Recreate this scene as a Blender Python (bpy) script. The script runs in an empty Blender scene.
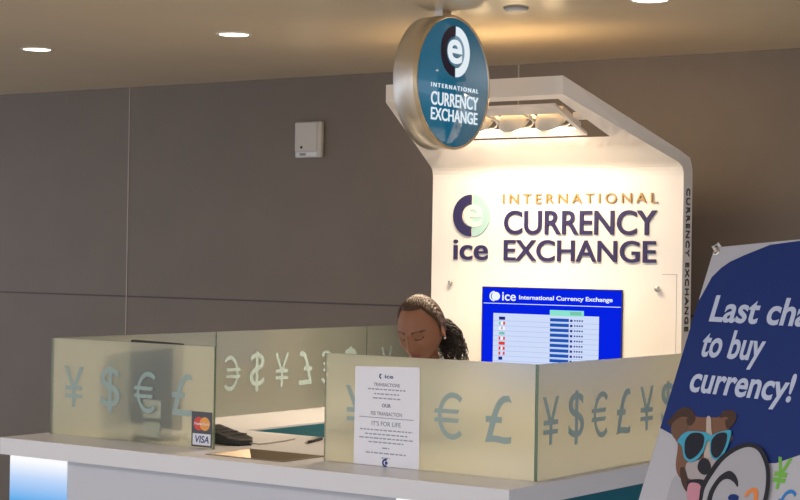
import bpy, bmesh, math, random
from mathutils import Vector, Matrix, Euler, noise
random.seed(7)
C = bpy.context.scene.collection
PI = math.pi
sc = bpy.context.scene

# ------------------------------------------------------------------ materials
def lin(c):
    return tuple((v/255/12.92 if v/255 <= .04045 else ((v/255+.055)/1.055)**2.4) for v in c)

def new_mat(name):
    m = bpy.data.materials.new(name); m.use_nodes = True
    nt = m.node_tree
    for n in list(nt.nodes): nt.nodes.remove(n)
    out = nt.nodes.new('ShaderNodeOutputMaterial')
    return m, nt, out

def mat(name, rgb, rough=.5, metal=0, spec=.5, bump=0, bscale=60, var=0, vscale=4, coat=0, gain=1, stretch=None):
    m, nt, out = new_mat(name)
    p = nt.nodes.new('ShaderNodeBsdfPrincipled')
    c = tuple(min(1, v*gain) for v in lin(rgb)) + (1,)
    p.inputs['Base Color'].default_value = c
    p.inputs['Roughness'].default_value = rough
    p.inputs['Metallic'].default_value = metal
    p.inputs['Specular IOR Level'].default_value = spec
    p.inputs['Coat Weight'].default_value = coat
    nt.links.new(p.outputs[0], out.inputs[0])
    tc = nt.nodes.new('ShaderNodeTexCoord')
    mp = nt.nodes.new('ShaderNodeMapping'); nt.links.new(tc.outputs['Object'], mp.inputs[0])
    if stretch: mp.inputs['Scale'].default_value = stretch
    if var:
        n = nt.nodes.new('ShaderNodeTexNoise'); n.inputs['Scale'].default_value = vscale; n.inputs['Detail'].default_value = 4
        nt.links.new(mp.outputs[0], n.inputs['Vector'])
        r = nt.nodes.new('ShaderNodeValToRGB')
        r.color_ramp.elements[0].position = .3; r.color_ramp.elements[1].position = .7
        r.color_ramp.elements[0].color = tuple(v*(1-var) for v in c[:3]) + (1,)
        r.color_ramp.elements[1].color = tuple(min(1, v*(1+var)) for v in c[:3]) + (1,)
        nt.links.new(n.outputs['Fac'], r.inputs[0]); nt.links.new(r.outputs[0], p.inputs['Base Color'])
    if bump:
        n = nt.nodes.new('ShaderNodeTexNoise'); n.inputs['Scale'].default_value = bscale
        nt.links.new(mp.outputs[0], n.inputs['Vector'])
        b = nt.nodes.new('ShaderNodeBump'); b.inputs['Strength'].default_value = bump; b.inputs['Distance'].default_value = .01
        nt.links.new(n.outputs['Fac'], b.inputs['Height']); nt.links.new(b.outputs[0], p.inputs['Normal'])
    return m

def emit(name, rgb, strength):
    m, nt, out = new_mat(name)
    e = nt.nodes.new('ShaderNodeEmission')
    e.inputs[0].default_value = lin(rgb) + (1,); e.inputs[1].default_value = strength
    nt.links.new(e.outputs[0], out.inputs[0])
    return m

def frosted(name):
    m, nt, out = new_mat(name)
    N = nt.nodes.new
    rf = N('ShaderNodeBsdfRefraction'); rf.inputs['Color'].default_value = (.94, .95, .86, 1)
    rf.inputs['Roughness'].default_value = .31; rf.inputs['IOR'].default_value = 1.35
    tl = N('ShaderNodeBsdfTranslucent'); tl.inputs['Color'].default_value = (.93, .91, .78, 1)
    df = N('ShaderNodeBsdfDiffuse'); df.inputs['Color'].default_value = (.58, .62, .51, 1)
    gl = N('ShaderNodeBsdfGlossy'); gl.inputs['Roughness'].default_value = .12
    m1 = N('ShaderNodeMixShader'); m1.inputs[0].default_value = .38      # translucent / diffuse
    nt.links.new(tl.outputs[0], m1.inputs[1]); nt.links.new(df.outputs[0], m1.inputs[2])
    m2 = N('ShaderNodeMixShader'); m2.inputs[0].default_value = .32
    nt.links.new(rf.outputs[0], m2.inputs[1]); nt.links.new(m1.outputs[0], m2.inputs[2])
    fr = N('ShaderNodeFresnel'); fr.inputs[0].default_value = 1.45
    m3 = N('ShaderNodeMixShader'); nt.links.new(fr.outputs[0], m3.inputs[0])
    nt.links.new(m2.outputs[0], m3.inputs[1]); nt.links.new(gl.outputs[0], m3.inputs[2])
    nt.links.new(m3.outputs[0], out.inputs[0])
    return m

def film(name, rgb, k=.35):
    m, nt, out = new_mat(name)
    N = nt.nodes.new
    df = N('ShaderNodeBsdfDiffuse'); df.inputs[0].default_value = lin(rgb) + (1,)
    tl = N('ShaderNodeBsdfTranslucent'); tl.inputs[0].default_value = lin(rgb) + (1,)
    mx = N('ShaderNodeMixShader'); mx.inputs[0].default_value = k
    nt.links.new(df.outputs[0], mx.inputs[1]); nt.links.new(tl.outputs[0], mx.inputs[2])
    nt.links.new(mx.outputs[0], out.inputs[0])
    return m

def glowing(name, rgb, k):
    # backlit coloured acrylic with a polished front
    m = mat(name, rgb, .08, spec=.6, coat=.5)
    p = [n for n in m.node_tree.nodes if n.type == 'BSDF_PRINCIPLED'][0]
    p.inputs['Emission Color'].default_value = lin(rgb)+(1,); p.inputs['Emission Strength'].default_value = k
    return m

def lightbox_mat():
    # backlit printed film: the print runs from white at the top edge to blue
    m, nt, out = new_mat('backlit_blue_print')
    N = nt.nodes.new
    tc = N('ShaderNodeTexCoord'); sp = N('ShaderNodeSeparateXYZ'); nt.links.new(tc.outputs['Object'], sp.inputs[0])
    mr = N('ShaderNodeMapRange'); mr.inputs[1].default_value = .89; mr.inputs[2].default_value = .55
    nt.links.new(sp.outputs[2], mr.inputs[0])
    r = N('ShaderNodeValToRGB'); e = r.color_ramp.elements
    e[0].position = .06; e[0].color = lin((252, 253, 255)) + (1,)
    e[1].position = 1; e[1].color = lin((30, 90, 190)) + (1,)
    a = e.new(.24); a.color = lin((190, 215, 250)) + (1,)
    a = e.new(.50); a.color = lin((92, 172, 235)) + (1,)
    nt.links.new(mr.outputs[0], r.inputs[0])
    em = N('ShaderNodeEmission'); em.inputs[1].default_value = 1.0
    nt.links.new(r.outputs[0], em.inputs[0]); nt.links.new(em.outputs[0], out.inputs[0])
    return m

M = dict(
    wall=mat('wall_panel_taupe', (121, 109, 98), .55, var=.05, vscale=3),
    seam=mat('wall_joint_metal', (170, 160, 148), .5, .2),
    groove=mat('wall_groove_dark', (84, 72, 72), .6),
    ceiling=mat('ceiling_paint', (224, 207, 178), .3, spec=.6, var=.03, vscale=2),
    floor=mat('terrazzo_floor', (186, 180, 172), .3, var=.12, vscale=40),
    white=mat('white_lacquer', (238, 232, 224), .28, spec=.5),
    totem=mat('totem_white_gloss', (240, 232, 222), .1, spec=.5),
    worktop=mat('white_solid_surface', (218, 217, 221), .3, spec=.5),
    front=mat('counter_front_laminate', (196, 198, 206), .4),
    teal=mat('teal_laminate', (14, 104, 122), .35),
    glass=frosted('frosted_glass'),
    gedge=mat('green_glass_edge', (104, 126, 104), .15),
    film=film('pale_teal_window_film', (190, 212, 208)),
    chrome=mat('brushed_steel', (200, 196, 190), .28, 1),
    rim=mat('brushed_steel_rim', (214, 206, 194), .34, 1, bump=.05, bscale=30, stretch=(1, .1, .1)),
    rimedge=mat('sign_rim_edge', (206, 186, 150), .3, .6),
    signblue=glowing('sign_teal_acrylic', (16, 104, 138), .42),
    signwhite=emit('backlit_white_lettering', (232, 242, 248), .95),
    signnavy=mat('sign_navy_print', (40, 34, 66), .3),
    gold=mat('gold_metal_letters', (176, 140, 82), .4, .2),
    navy=mat('navy_letters', (42, 34, 82), .45),
    pale=mat('pale_aqua_print', (172, 208, 202), .4),
    palelogo=mat('white_aqua_print', (214, 228, 220), .4),
    sideletter=mat('dark_side_letters', (46, 40, 44), .5),
    black=mat('black_plastic', (26, 25, 27), .4, bump=.1, bscale=300),
    cavity=mat('hood_inside_shade', (120, 100, 72), .7),  # darkness of the hood opening put into the colour as brown
    dark=mat('dark_slot', (40, 34, 30), .7),
    steel=mat('stainless_tray', (150, 138, 122), .42, 1),
    plastic=mat('white_plastic', (205, 200, 192), .45),
    plasticgrey=mat('grey_plastic', (150, 145, 140), .5),
    paper=mat('white_paper', (236, 236, 244), .6),
    ink=mat('grey_ink', (150, 154, 170), .7),
    inkdark=mat('dark_ink', (112, 116, 134), .7),
    inkblue=mat('blue_ink', (24, 62, 128), .7),
    lamphouse=mat('lamp_grey_enamel', (226, 216, 200), .4),
    lampface=emit('lamp_lens_lit', (255, 236, 200), 14),
    down=emit('downlight_lens_lit', (255, 240, 222), 7),
    scrblue=emit('screen_blue', (6, 34, 226), 1),
    scrwhite=emit('screen_white', (240, 248, 255), 1),
    scrtable=emit('screen_table_pale', (206, 220, 250), 1),
    scrline=emit('screen_line_grey', (164, 182, 226), 1),
    scrbar=emit('screen_bar_blue', (30, 84, 178), 1),
    scrgreen=emit('screen_mint', (140, 228, 206), 1),
    scrnavy=emit('screen_navy', (38, 36, 132), 1),
    scrred=emit('screen_red', (226, 66, 50), 1),
    scrflag=emit('screen_flag_green', (120, 196, 170), 1),
    skin=mat('brown_skin', (140, 92, 67), .5, bump=.03, bscale=300),
    lip=mat('lip_skin', (132, 68, 62), .4),
    lash=mat('dark_lash', (70, 44, 34), .6),
    hair=mat('dark_brown_hair', (66, 43, 24), .5, spec=.4, bump=.35, bscale=60, stretch=(6, .6, 2)),
    curls=mat('dark_curly_hair', (38, 25, 18), .45, spec=.5),
    blouse=mat('white_blouse', (226, 224, 220), .8, bump=.05, bscale=40),
    trousers=mat('charcoal_trousers', (40, 40, 46), .85),
    shoe=mat('black_shoe', (22, 22, 24), .4),
    pearl=mat('pearl', (240, 234, 224), .15),
    lightbox=lightbox_mat(),
    stickergrey=mat('sticker_dark_grey', (74, 74, 80), .4),
    cardred=mat('sticker_red', (214, 70, 62), .4),
    cardorange=mat('sticker_orange', (236, 160, 72), .4),
    cardmid=mat('sticker_mid_orange', (226, 112, 60), .4),
    stickerwhite=mat('sticker_white', (226, 228, 234), .4),
    visablue=mat('sticker_blue', (38, 52, 122), .4),
)

# ------------------------------------------------------------------ mesh helpers
def box(bm, x0, x1, y0, y1, z0, z1, mi=0):
    vs = [bm.verts.new((x, y, z)) for z in (z0, z1) for y in (y0, y1) for x in (x0, x1)]
    for f in ((0, 2, 3, 1), (4, 5, 7, 6), (0, 1, 5, 4), (2, 6, 7, 3), (0, 4, 6, 2), (1, 3, 7, 5)):
        bm.faces.new([vs[i] for i in f]).material_index = mi

def bx(*a): 
    bm = bmesh.new(); box(bm, *a); return bm

def bevel(bm, w=.004, seg=2):
    bmesh.ops.bevel(bm, geom=bm.edges[:], offset=w, segments=seg, affect='EDGES', profile=.5)
    return bm

def prism(bm, pts, fn, d0, d1, mi=0):
    # closed outline pts in 2D, fn(u, v, d) -> 3D, extruded from d0 to d1
    a = [bm.verts.new(fn(u, v, d0)) for u, v in pts]; b = [bm.verts.new(fn(u, v, d1)) for u, v in pts]
    n = len(pts); fs = []
    fs.append(bm.faces.new(a[::-1])); fs.append(bm.faces.new(b))
    for i in range(n): fs.append(bm.faces.new((a[i], a[(i+1) % n], b[(i+1) % n], b[i])))
    for f in fs: f.material_index = mi
    return fs

def tube(bm, p0, p1, r0, r1=None, n=16, caps=True, mi=0):
    r1 = r0 if r1 is None else r1
    p0, p1 = Vector(p0), Vector(p1); d = (p1-p0).normalized()
    u = d.orthogonal().normalized(); v = d.cross(u)
    a = [bm.verts.new(p0+(u*math.cos(t)+v*math.sin(t))*r0) for t in [2*PI*i/n for i in range(n)]]
    b = [bm.verts.new(p1+(u*math.cos(t)+v*math.sin(t))*r1) for t in [2*PI*i/n for i in range(n)]]
    for i in range(n):
        f = bm.faces.new((a[i], a[(i+1) % n], b[(i+1) % n], b[i])); f.material_index = mi; f.smooth = True
    if caps:
        bm.faces.new(a[::-1]).material_index = mi; bm.faces.new(b).material_index = mi

def lathe(bm, prof, origin, axis, n=40, mi=0):
    # prof: (radius, distance along axis)
    o = Vector(origin); ax = Vector(axis).normalized(); u = ax.orthogonal().normalized(); v = ax.cross(u)
    rings = []
    for r, h in prof:
        if r < 1e-6: rings.append([bm.verts.new(o+ax*h)])
        else: rings.append([bm.verts.new(o+ax*h+(u*math.cos(2*PI*i/n)+v*math.sin(2*PI*i/n))*r) for i in range(n)])
    for A, B in zip(rings, rings[1:]):
        for i in range(n):
            j = (i+1) % n
            if len(A) == 1 and len(B) == 1: continue
            if len(A) == 1: f = bm.faces.new((A[0], B[j], B[i]))
            elif len(B) == 1: f = bm.faces.new((A[i], A[j], B[0]))
            else: f = bm.faces.new((A[i], A[j], B[j], B[i]))
            f.material_index = mi; f.smooth = True

def path_tube(bm, pts, r, n=8, mi=0):
    pts = [Vector(p) for p in pts]; rings = []
    u = None
    for i, p in enumerate(pts):
        d = (pts[min(i+1, len(pts)-1)]-pts[max(i-1, 0)]).normalized()
        u = d.orthogonal().normalized() if u is None else (u-d*u.dot(d)).normalized()
        v = d.cross(u); rr = r(i/(len(pts)-1)) if callable(r) else r
        rings.append([bm.verts.new(p+(u*math.cos(2*PI*k/n)+v*math.sin(2*PI*k/n))*rr) for k in range(n)])
    for A, B in zip(rings, rings[1:]):
        for k in range(n):
            f = bm.faces.new((A[k], A[(k+1) % n], B[(k+1) % n], B[k])); f.smooth = True; f.material_index = mi
    bm.faces.new(rings[0][::-1]).material_index = mi; bm.faces.new(rings[-1]).material_index = mi

def world_loc(o):
    v = Vector(o.location)
    while o.parent: o = o.parent; v += Vector(o.location)
    return v

def obj(name, bm, mats, parent=None, base=None, smooth=False):
    # vertices are given in world coordinates; base/parent origin is subtracted
    bmesh.ops.recalc_face_normals(bm, faces=bm.faces[:])
    me = bpy.data.meshes.new(name)
    if smooth:
        for f in bm.faces: f.smooth = True
    off = world_loc(parent) if parent else Vector(base or (0, 0, 0))
    bmesh.ops.translate(bm, verts=bm.verts[:], vec=-off)
    bm.to_mesh(me); bm.free()
    for m in (mats if isinstance(mats, (list, tuple)) else [mats]): me.materials.append(m)
    o = bpy.data.objects.new(name, me); C.objects.link(o)
    if parent: o.parent = parent
    else: o.location = off
    return o

def thing(name, label, cat, loc, group=None):
    o = bpy.data.objects.new(name, None); C.objects.link(o); o.location = loc
    o.empty_display_size = .1
    return tag(o, label, cat, group)

def tag(o, label, cat, group=None):
    o['label'] = label; o['category'] = cat
    if group: o['group'] = group
    return o

def struct(name, bm, m, smooth=False):
    o = obj(name, bm, m, smooth=smooth); o['kind'] = 'structure'; return o

_txt = {}
def text_mesh(s, bold=.02, spacing=1.0):
    # outline of a word in the built-in font, as a flat mesh: (verts, faces, bounds)
    key = (s, bold, spacing)
    if key in _txt: return _txt[key]
    c = bpy.data.curves.new('lettering', 'FONT'); c.body = s; c.offset = bold; c.space_character = spacing
    c.resolution_u = 5
    o = bpy.data.objects.new('lettering', c); C.objects.link(o)
    bpy.context.view_layer.update()
    me = o.evaluated_get(bpy.context.evaluated_depsgraph_get()).to_mesh()
    vs = [(v.co.x, v.co.y) for v in me.vertices]; fs = [tuple(p.vertices) for p in me.polygons]
    bpy.data.objects.remove(o); bpy.data.curves.remove(c)
    xs = [v[0] for v in vs]; ys = [v[1] for v in vs]
    _txt[key] = (vs, fs, (min(xs), max(xs), min(ys), max(ys)))
    return _txt[key]

def text(bm, s, u0, u1, v0, v1, fn, d0, d1, bold=.02, spacing=1.0, mi=0, slant=0):
    # word fitted to the rectangle u0..u1 x v0..v1 of the surface fn(u, v, depth), raised d0..d1
    vs, fs, (a0, a1, b0, b1) = text_mesh(s, bold, spacing)
    def P(x, y, d):
        v = v0+(y-b0)/(b1-b0)*(v1-v0)
        return fn(u0+(x-a0)/(a1-a0)*(u1-u0)+slant*(v-v0), v, d)
    A = [bm.verts.new(P(x, y, d0)) for x, y in vs]; B = [bm.verts.new(P(x, y, d1)) for x, y in vs]
    cnt = {}
    for f in fs:
        try:
            bm.faces.new([A[i] for i in f][::-1]).material_index = mi
            bm.faces.new([B[i] for i in f]).material_index = mi
        except ValueError: continue
        for i in range(len(f)):
            e = (f[i], f[(i+1) % len(f)]); k = tuple(sorted(e)); cnt.setdefault(k, []).append(e)
    for k, es in cnt.items():
        if len(es) == 1:
            i, j = es[0]; bm.faces.new((A[i], A[j], B[j], B[i])).material_index = mi

def arc_pts(cu, cv, ro, ri, a0, a1, n=24, k=1.0):
    o = [(cu+ro*k*math.cos(a0+(a1-a0)*i/n), cv+ro*math.sin(a0+(a1-a0)*i/n)) for i in range(n+1)]
    i_ = [(cu+ri*k*math.cos(a0+(a1-a0)*i/n), cv+ri*math.sin(a0+(a1-a0)*i/n)) for i in range(n+1)]
    return o + i_[::-1]

# ------------------------------------------------------------------ the setting
YW, ZC = 2.6, 2.575
bm = bmesh.new(); box(bm, -8.5, 5.0, YW, YW+.12, 0, ZC+.1)
struct('wall_back', bm, M['wall'])
bm = bmesh.new(); box(bm, -8.5, 5.0, -7.5, YW+.12, ZC, ZC+.12)
struct('ceiling', bm, M['ceiling'])
bm = bmesh.new(); box(bm, -9.5, 8.0, -12, YW+.12, -.1, 0)
struct('floor', bm, M['floor'])
bm = bmesh.new(); box(bm, -4.248, -4.240, YW-.003, YW, 0, ZC); struct('trim_1', bm, M['seam'])
bm = bmesh.new(); box(bm, -1.675, -1.668, YW-.003, YW, 0, ZC); struct('trim_2', bm, M['seam'])
bm = bmesh.new(); box(bm, -8.5, 5, YW-.002, YW, 1.387, 1.396); struct('trim_3', bm, M['groove'])
bm = bmesh.new(); box(bm, -8.5, 5, YW-.015, YW, 0, .1); struct('baseboard_back', bm, M['groove'])

def downlight(x, y, label):
    t = thing('ceiling_light', label, 'ceiling light', (x, y, ZC), 'recessed ceiling downlights')
    bm = bmesh.new(); lathe(bm, [(.062, 0), (.064, -.004), (.074, -.004), (.078, 0)], (x, y, ZC), (0, 0, 1)); obj('trim_ring', bm, M['white'], t)
    bm = bmesh.new(); lathe(bm, [(0, -.002), (.063, -.002), (.063, -.0005), (0, -.0005)], (x, y, ZC), (0, 0, 1)); obj('lens', bm, M['down'], t)
downlight(-3.336, 1.038, 'round lit ceiling downlight furthest left, above the bare wall')
downlight(-2.152, 1.055, 'round lit ceiling downlight between the left one and the round hanging sign')
downlight(-.155, 1.011, 'round lit ceiling downlight right of the round sign, cut by the top edge')

t = thing('sprinkler_cover', 'small round white ceiling cap right of the hanging sign', 'sprinkler', (-.681, .95, ZC))
bm = bmesh.new(); lathe(bm, [(0, -.016), (.036, -.016), (.042, -.012), (.042, -.006)], (-.681, .95, ZC), (0, 0, 1)); obj('cap', bm, M['plastic'], t)
bm = bmesh.new(); lathe(bm, [(.034, -.008), (.046, -.006), (.048, 0), (.034, 0)], (-.681, .95, ZC), (0, 0, 1)); obj('flange', bm, M['plasticgrey'], t)

t = thing('wall_sounder', 'white rectangular box mounted high on the taupe back wall', 'alarm', (-2.935, YW, 2.245))
bm = bx(-3.022, -2.850, YW-.030, YW, 2.149, 2.338); bevel(bm, .008, 3); obj('housing', bm, M['plastic'], t)
bm = bx(-3.018, -2.872, YW-.036, YW-.026, 2.182, 2.334); bevel(bm, .004); obj('front_cover', bm, M['plastic'], t)
bm = bx(-3.012, -2.872, YW-.034, YW-.026, 2.154, 2.178); bevel(bm, .003); obj('lower_strip', bm, M['stickerwhite'], t)
bm = bmesh.new(); tube(bm, (-2.972, YW-.039, 2.203), (-2.972, YW-.034, 2.203), .007); obj('button', bm, M['dark'], t)
bm = bx(-2.984, -2.944, YW-.0355, YW-.033, 2.160, 2.172); obj('label_plate', bm, M['plasticgrey'], t)

# ------------------------------------------------------------------ service counter
ZT, ZB = .95, .889
ct = thing('countertop', 'white U-shaped countertop carrying the frosted glass panels', 'countertop', (-1.06, .6, ZB))
bm = bmesh.new()
x0, x1, y0, y1 = -2.149, .041, -.222, .61
hx0, hx1, hy0, hy1 = -1.222, -.897, -.130, .092
box(bm, x0, hx0, y0, y1, ZB, ZT); box(bm, hx1, x1, y0, y1, ZB, ZT)
box(bm, hx0, hx1, y0, hy0, ZB, ZT); box(bm, hx0, hx1, hy1, y1, ZB, ZT)
box(bm, x0, -1.682, y1, 1.985, ZB, ZT); box(bm, x0, -1.77, 1.985, 2.58, ZB, ZT); box(bm, -.44, x1, y1, 1.98, ZB, ZT)
bmesh.ops.remove_doubles(bm, verts=bm.verts[:], dist=1e-5)
obj('slab', bm, M['worktop'], ct)
bm = bx(-1.6815, -1.679, .612, 1.985, ZB, .943); obj('edge_band', bm, M['teal'], ct)['label'] = 'teal inner edge'
tr = thing('cash_tray', 'recessed stainless steel coin tray in the countertop gap between glass panels', 'tray', (-1.06, -.02, ZT-.03))
bm = bmesh.new()
def ring(i, z): return [bm.verts.new(p) for p in ((hx0+i, hy0+i, z), (hx1-i, hy0+i, z), (hx1-i, hy1-i, z), (hx0+i, hy1-i, z))]
rs = [ring(-.006, ZT+.0005), ring(-.006, ZT+.003), ring(.004, ZT+.003), ring(.055, ZT-.028)]
for A, B in zip(rs, rs[1:]):
    for i in range(4): bm.faces.new((A[i], A[(i+1) % 4], B[(i+1) % 4], B[i]))
bm.faces.new(rs[-1]); obj('basin', bm, M['steel'], tr)

cb = thing('service_counter', 'pale grey counter base with teal sides and blue glowing panels', 'counter', (-1.06, .6, 0))
bm = bx(-2.124, .012, -.19, -.15, .1, ZB); obj('front_panel', bm, M['front'], cb)
for a in (-2.122, -.385):
    b_ = a+.29
    bm = bx(a, b_, -.196, -.1885, .14, .884); lb = obj('light_panel', bm, M['lightbox'], cb)
    lb['label'] = 'glowing white to blue light panel'
bm = bx(0, .02, -.15, 1.98, .1, ZB); o = obj('side_panel', bm, M['teal'], cb); o['label'] = 'dark teal right side panel'
bm = bmesh.new(); box(bm, -2.124, -2.09, -.15, .61, .1, ZB); box(bm, -2.124, -2.09, .61, 2.58, .1, ZB); bmesh.ops.remove_doubles(bm, verts=bm.verts[:], dist=1e-5); obj('side_panel', bm, M['front'], cb)
bm = bx(-1.70, -1.681, .59, 1.985, .1, ZB); o = obj('inner_panel', bm, M['teal'], cb); o['label'] = 'teal inner panel on the staff side'
bm = bx(-1.70, -.44, .57, .59, .1, ZB); obj('inner_panel', bm, M['teal'], cb)
bm = bx(-.44, -.42, .59, 1.98, .1, ZB); obj('inner_panel', bm, M['teal'], cb)
bm = bmesh.new(); box(bm, -2.10, 0, -.14, .55, 0, .1); box(bm, -2.08, -1.79, .55, 2.55, 0, .1); box(bm, -.40, -.01, .55, 1.95, 0, .1)
obj('plinth', bm, M['dark'], cb)

# ------------------------------------------------------------------ frosted glass screens with currency symbols
GT = .010
SYM = {'¥': (.098, .150, 0), '$': (.098, .172, -.011), '€': (.108, .152, -.001), '£': (.096, .150, 0)}
def euro(bm, u, v, h, fn, d=0):
    r = h/2; k = .74
    prism(bm, arc_pts(u+.16*r, v, r, r*.77, math.radians(50), math.radians(310), 30, k), fn, d, d+.0012)
    for s in (-1, 1): prism(bm, [(u-.78*r, v+s*.19*r-.09*r), (u+.42*r, v+s*.19*r-.09*r), (u+.48*r, v+s*.19*r+.09*r), (u-.72*r, v+s*.19*r+.09*r)], fn, d, d+.0013)
def symbol(ch, u, fn, parent):
    w, h, dz = SYM[ch]
    bm = bmesh.new()
    if ch == '€': euro(bm, u, 1.132, .150, fn)
    else: text(bm, ch, u-w/2, u+w/2, 1.058+dz, 1.058+dz+h, fn, 0, .0012, bold=0)
    return obj('currency_symbol', bm, M['film'], parent)
def pane(axis, pos, a, b, label, syms, out):
    # axis 'x': pane along x at y = pos; axis 'y': pane along y at x = pos
    bm = bmesh.new()
    if axis == 'x': box(bm, a, b, pos, pos+GT, ZT+.0005, 1.31); loc = ((a+b)/2, pos, ZT)
    else: box(bm, pos-GT/2, pos+GT/2, a, b, ZT+.0005, 1.31); loc = (pos, (a+b)/2, ZT)
    bm.normal_update()
    for f in bm.faces:
        n = f.normal
        big = abs(n.y) > .5 if axis == 'x' else abs(n.x) > .5
        f.material_index = 0 if big else 1
    t = thing('glass_screen', label, 'glass screen', loc, 'frosted glass counter screens')
    obj('pane', bm, [M['glass'], M['gedge']], t)
    if axis == 'x': fn = lambda u, v, d: (u, pos-d, v)
    elif out > 0: fn = lambda u, v, d: (pos+GT/2+d, u, v)
    else: fn = lambda u, v, d: (pos+GT/2+d, -u, v)
    for ch, u in syms: symbol(ch, u if (axis == 'x' or out > 0) else -u, fn, t)
    return t
pane('x', 0, -2.1225, -1.3113, 'frosted glass screen at the counter front left, before the dark monitor',
     [('¥', -2.0), ('$', -1.813), ('€', -1.635), ('£', -1.459)], -1)
pane('x', 0, -.8214, -.0065, 'frosted glass screen at the counter front centre with paper notice on it',
     [('¥', -.685), ('$', -.503), ('€', -.3215), ('£', -.138)], -1)
pane('y', 0, 0.0, 1.97, 'long frosted glass screen on the counter right side, behind the banner',
     [('¥', .077), ('$', .237), ('€', .396), ('£', .556), ('¥', .723), ('$', .881), ('€', 1.04), ('£', 1.20), ('¥', 1.36)], 1)
pane('y', -2.1175, .012, .926, 'plain frosted glass screen on the counter left side, behind the dark monitor', [], -1)
pane('y', -2.1175, .930, 1.995, 'left side frosted glass screen with mirrored cream currency symbols',
     [('€', 1.03), ('$', 1.197), ('¥', 1.367), ('£', 1.535), ('€', 1.70), ('$', 1.87)], -1)
pane('y', -2.1175, 1.999, 2.59, 'short frosted glass screen meeting the back wall, left of the woman', [('¥', 2.16)], -1)

# notice on the centre glass
NY = -.0022
nt_ = thing('paper_notice', 'white printed paper notice stuck on the centre front glass screen', 'notice', (-.566, NY, .94))
corner = dict(tl=(-.694, 1.272), tr=(-.437, 1.280), br=(-.434, .9515), bl=(-.695, .9515))
bm = bmesh.new(); prism(bm, [corner['bl'], corner['br'], corner['tr'], corner['tl']], lambda u, v, d: (u, NY-d, v), 0, .0008); obj('sheet', bm, M['paper'], nt_)
nf = lambda u, v, d: (u, NY-.0008-d, v)
cx = -.566
bm = bmesh.new()
text(bm, 'ice', cx-.008, cx+.026, 1.238, 1.250, nf, 0, .0004, .02)
for pts in (arc_pts(cx-.022, 1.244, .009, .004, PI/2, 3*PI/2, 10),): prism(bm, pts, nf, 0, .0004)
obj('heading', bm, M['inkblue'], nt_)
bm = bmesh.new(); text(bm, 'TRANSACTIONS', cx-.052, cx+.052, 1.211, 1.222, nf, 0, .0004, .01)
obj('printed_line', bm, M['inkdark'], nt_); bm = bmesh.new(); text(bm, 'OUR', cx-.018, cx+.018, 1.143, 1.155, nf, 0, .0004, .03)
obj('printed_line', bm, M['inkdark'], nt_); bm = bmesh.new(); text(bm, 'FEE TRANSACTION', cx-.062, cx+.062, 1.116, 1.128, nf, 0, .0004, .005)
obj('printed_line', bm, M['inkdark'], nt_); bm = bmesh.new(); text(bm, "IT'S FOR LIFE", cx-.058, cx+.058, 1.082, 1.097, nf, 0, .0004, 0)
obj('printed_line', bm, M['inkdark'], nt_)
bm = bmesh.new()
def fine(x0, x1, z, hh):
    # a line of small print, word by word
    x = x0
    while x < x1:
        w = random.uniform(.008, .02); w = min(w, x1-x)
        prism(bm, [(x, z), (x+w, z), (x+w, z+hh), (x, z+hh)], nf, 0, .0003); x += w+.004
for (w, z) in ((.075, 1.199), (.05, 1.184), (.055, 1.170), (.105, 1.066), (.085, 1.052), (.108, 1.039), (.07, 1.026), (.014, 1.008), (.08, .991), (.016, .976)):
    bm = bmesh.new(); fine(cx-w, cx+w, z, .0042); obj('small_print', bm, M['ink'], nt_)
bm = bmesh.new(); prism(bm, [(cx-.108, 1.107), (cx+.108, 1.107), (cx+.108, 1.1095), (cx-.108, 1.1095)], nf, 0, .0004); obj('rule', bm, M['ink'], nt_)
bm = bmesh.new(); prism(bm, arc_pts(cx, .963, .014, .007, PI*.35, PI*1.65, 16), nf, 0, .0004)
prism(bm, arc_pts(cx+.003, .963, .006, .0005, 0, 2*PI-.01, 16), nf, 0, .0004); obj('emblem', bm, M['inkblue'], nt_)

# card sticker on the left front glass
st_ = thing('card_sticker', 'dark grey card payment sticker on the left front glass screen', 'sticker', (-1.356, NY, .955))
sf = lambda u, v, d: (u, NY-d, v)
sx0, sx1, sz0, sz1 = -1.4095, -1.3140, .9555, 1.079
bm = bmesh.new(); prism(bm, [(sx0, sz0), (sx1, sz0), (sx1, sz1), (sx0, sz1)], sf, 0, .0008); obj('backing', bm, M['stickergrey'], st_)
def disc(bm, cu, cv, r, fn, d0, d1, n=24, mi=0, ku=1):
    prism(bm, [(cu+ku*r*math.cos(2*PI*i/n), cv+r*math.sin(2*PI*i/n)) for i in range(n)], fn, d0, d1, mi)
scx = (sx0+sx1)/2
bm = bmesh.new(); disc(bm, scx-.014, 1.037, .024, sf, .0009, .0012); obj('red_disc', bm, M['cardred'], st_)
bm = bmesh.new(); disc(bm, scx+.014, 1.037, .024, sf, .0010, .0014); obj('orange_disc', bm, M['cardorange'], st_)
bm = bmesh.new(); text(bm, 'MasterCard', scx-.034, scx+.034, 1.0325, 1.0415, sf, .0015, .0018, .02); obj('lettering', bm, M['stickerwhite'], st_)
bm = bmesh.new(); prism(bm, [(sx0+.006, .962), (sx1-.006, .962), (sx1-.006, 1.002), (sx0+.006, 1.002)], sf, .0009, .0012); obj('white_field', bm, M['stickerwhite'], st_)
bm = bmesh.new(); text(bm, 'VISA', scx-.034, scx+.034, .970, .995, sf, .0013, .0017, .018, slant=.2); obj('lettering', bm, M['visablue'], st_)

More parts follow.
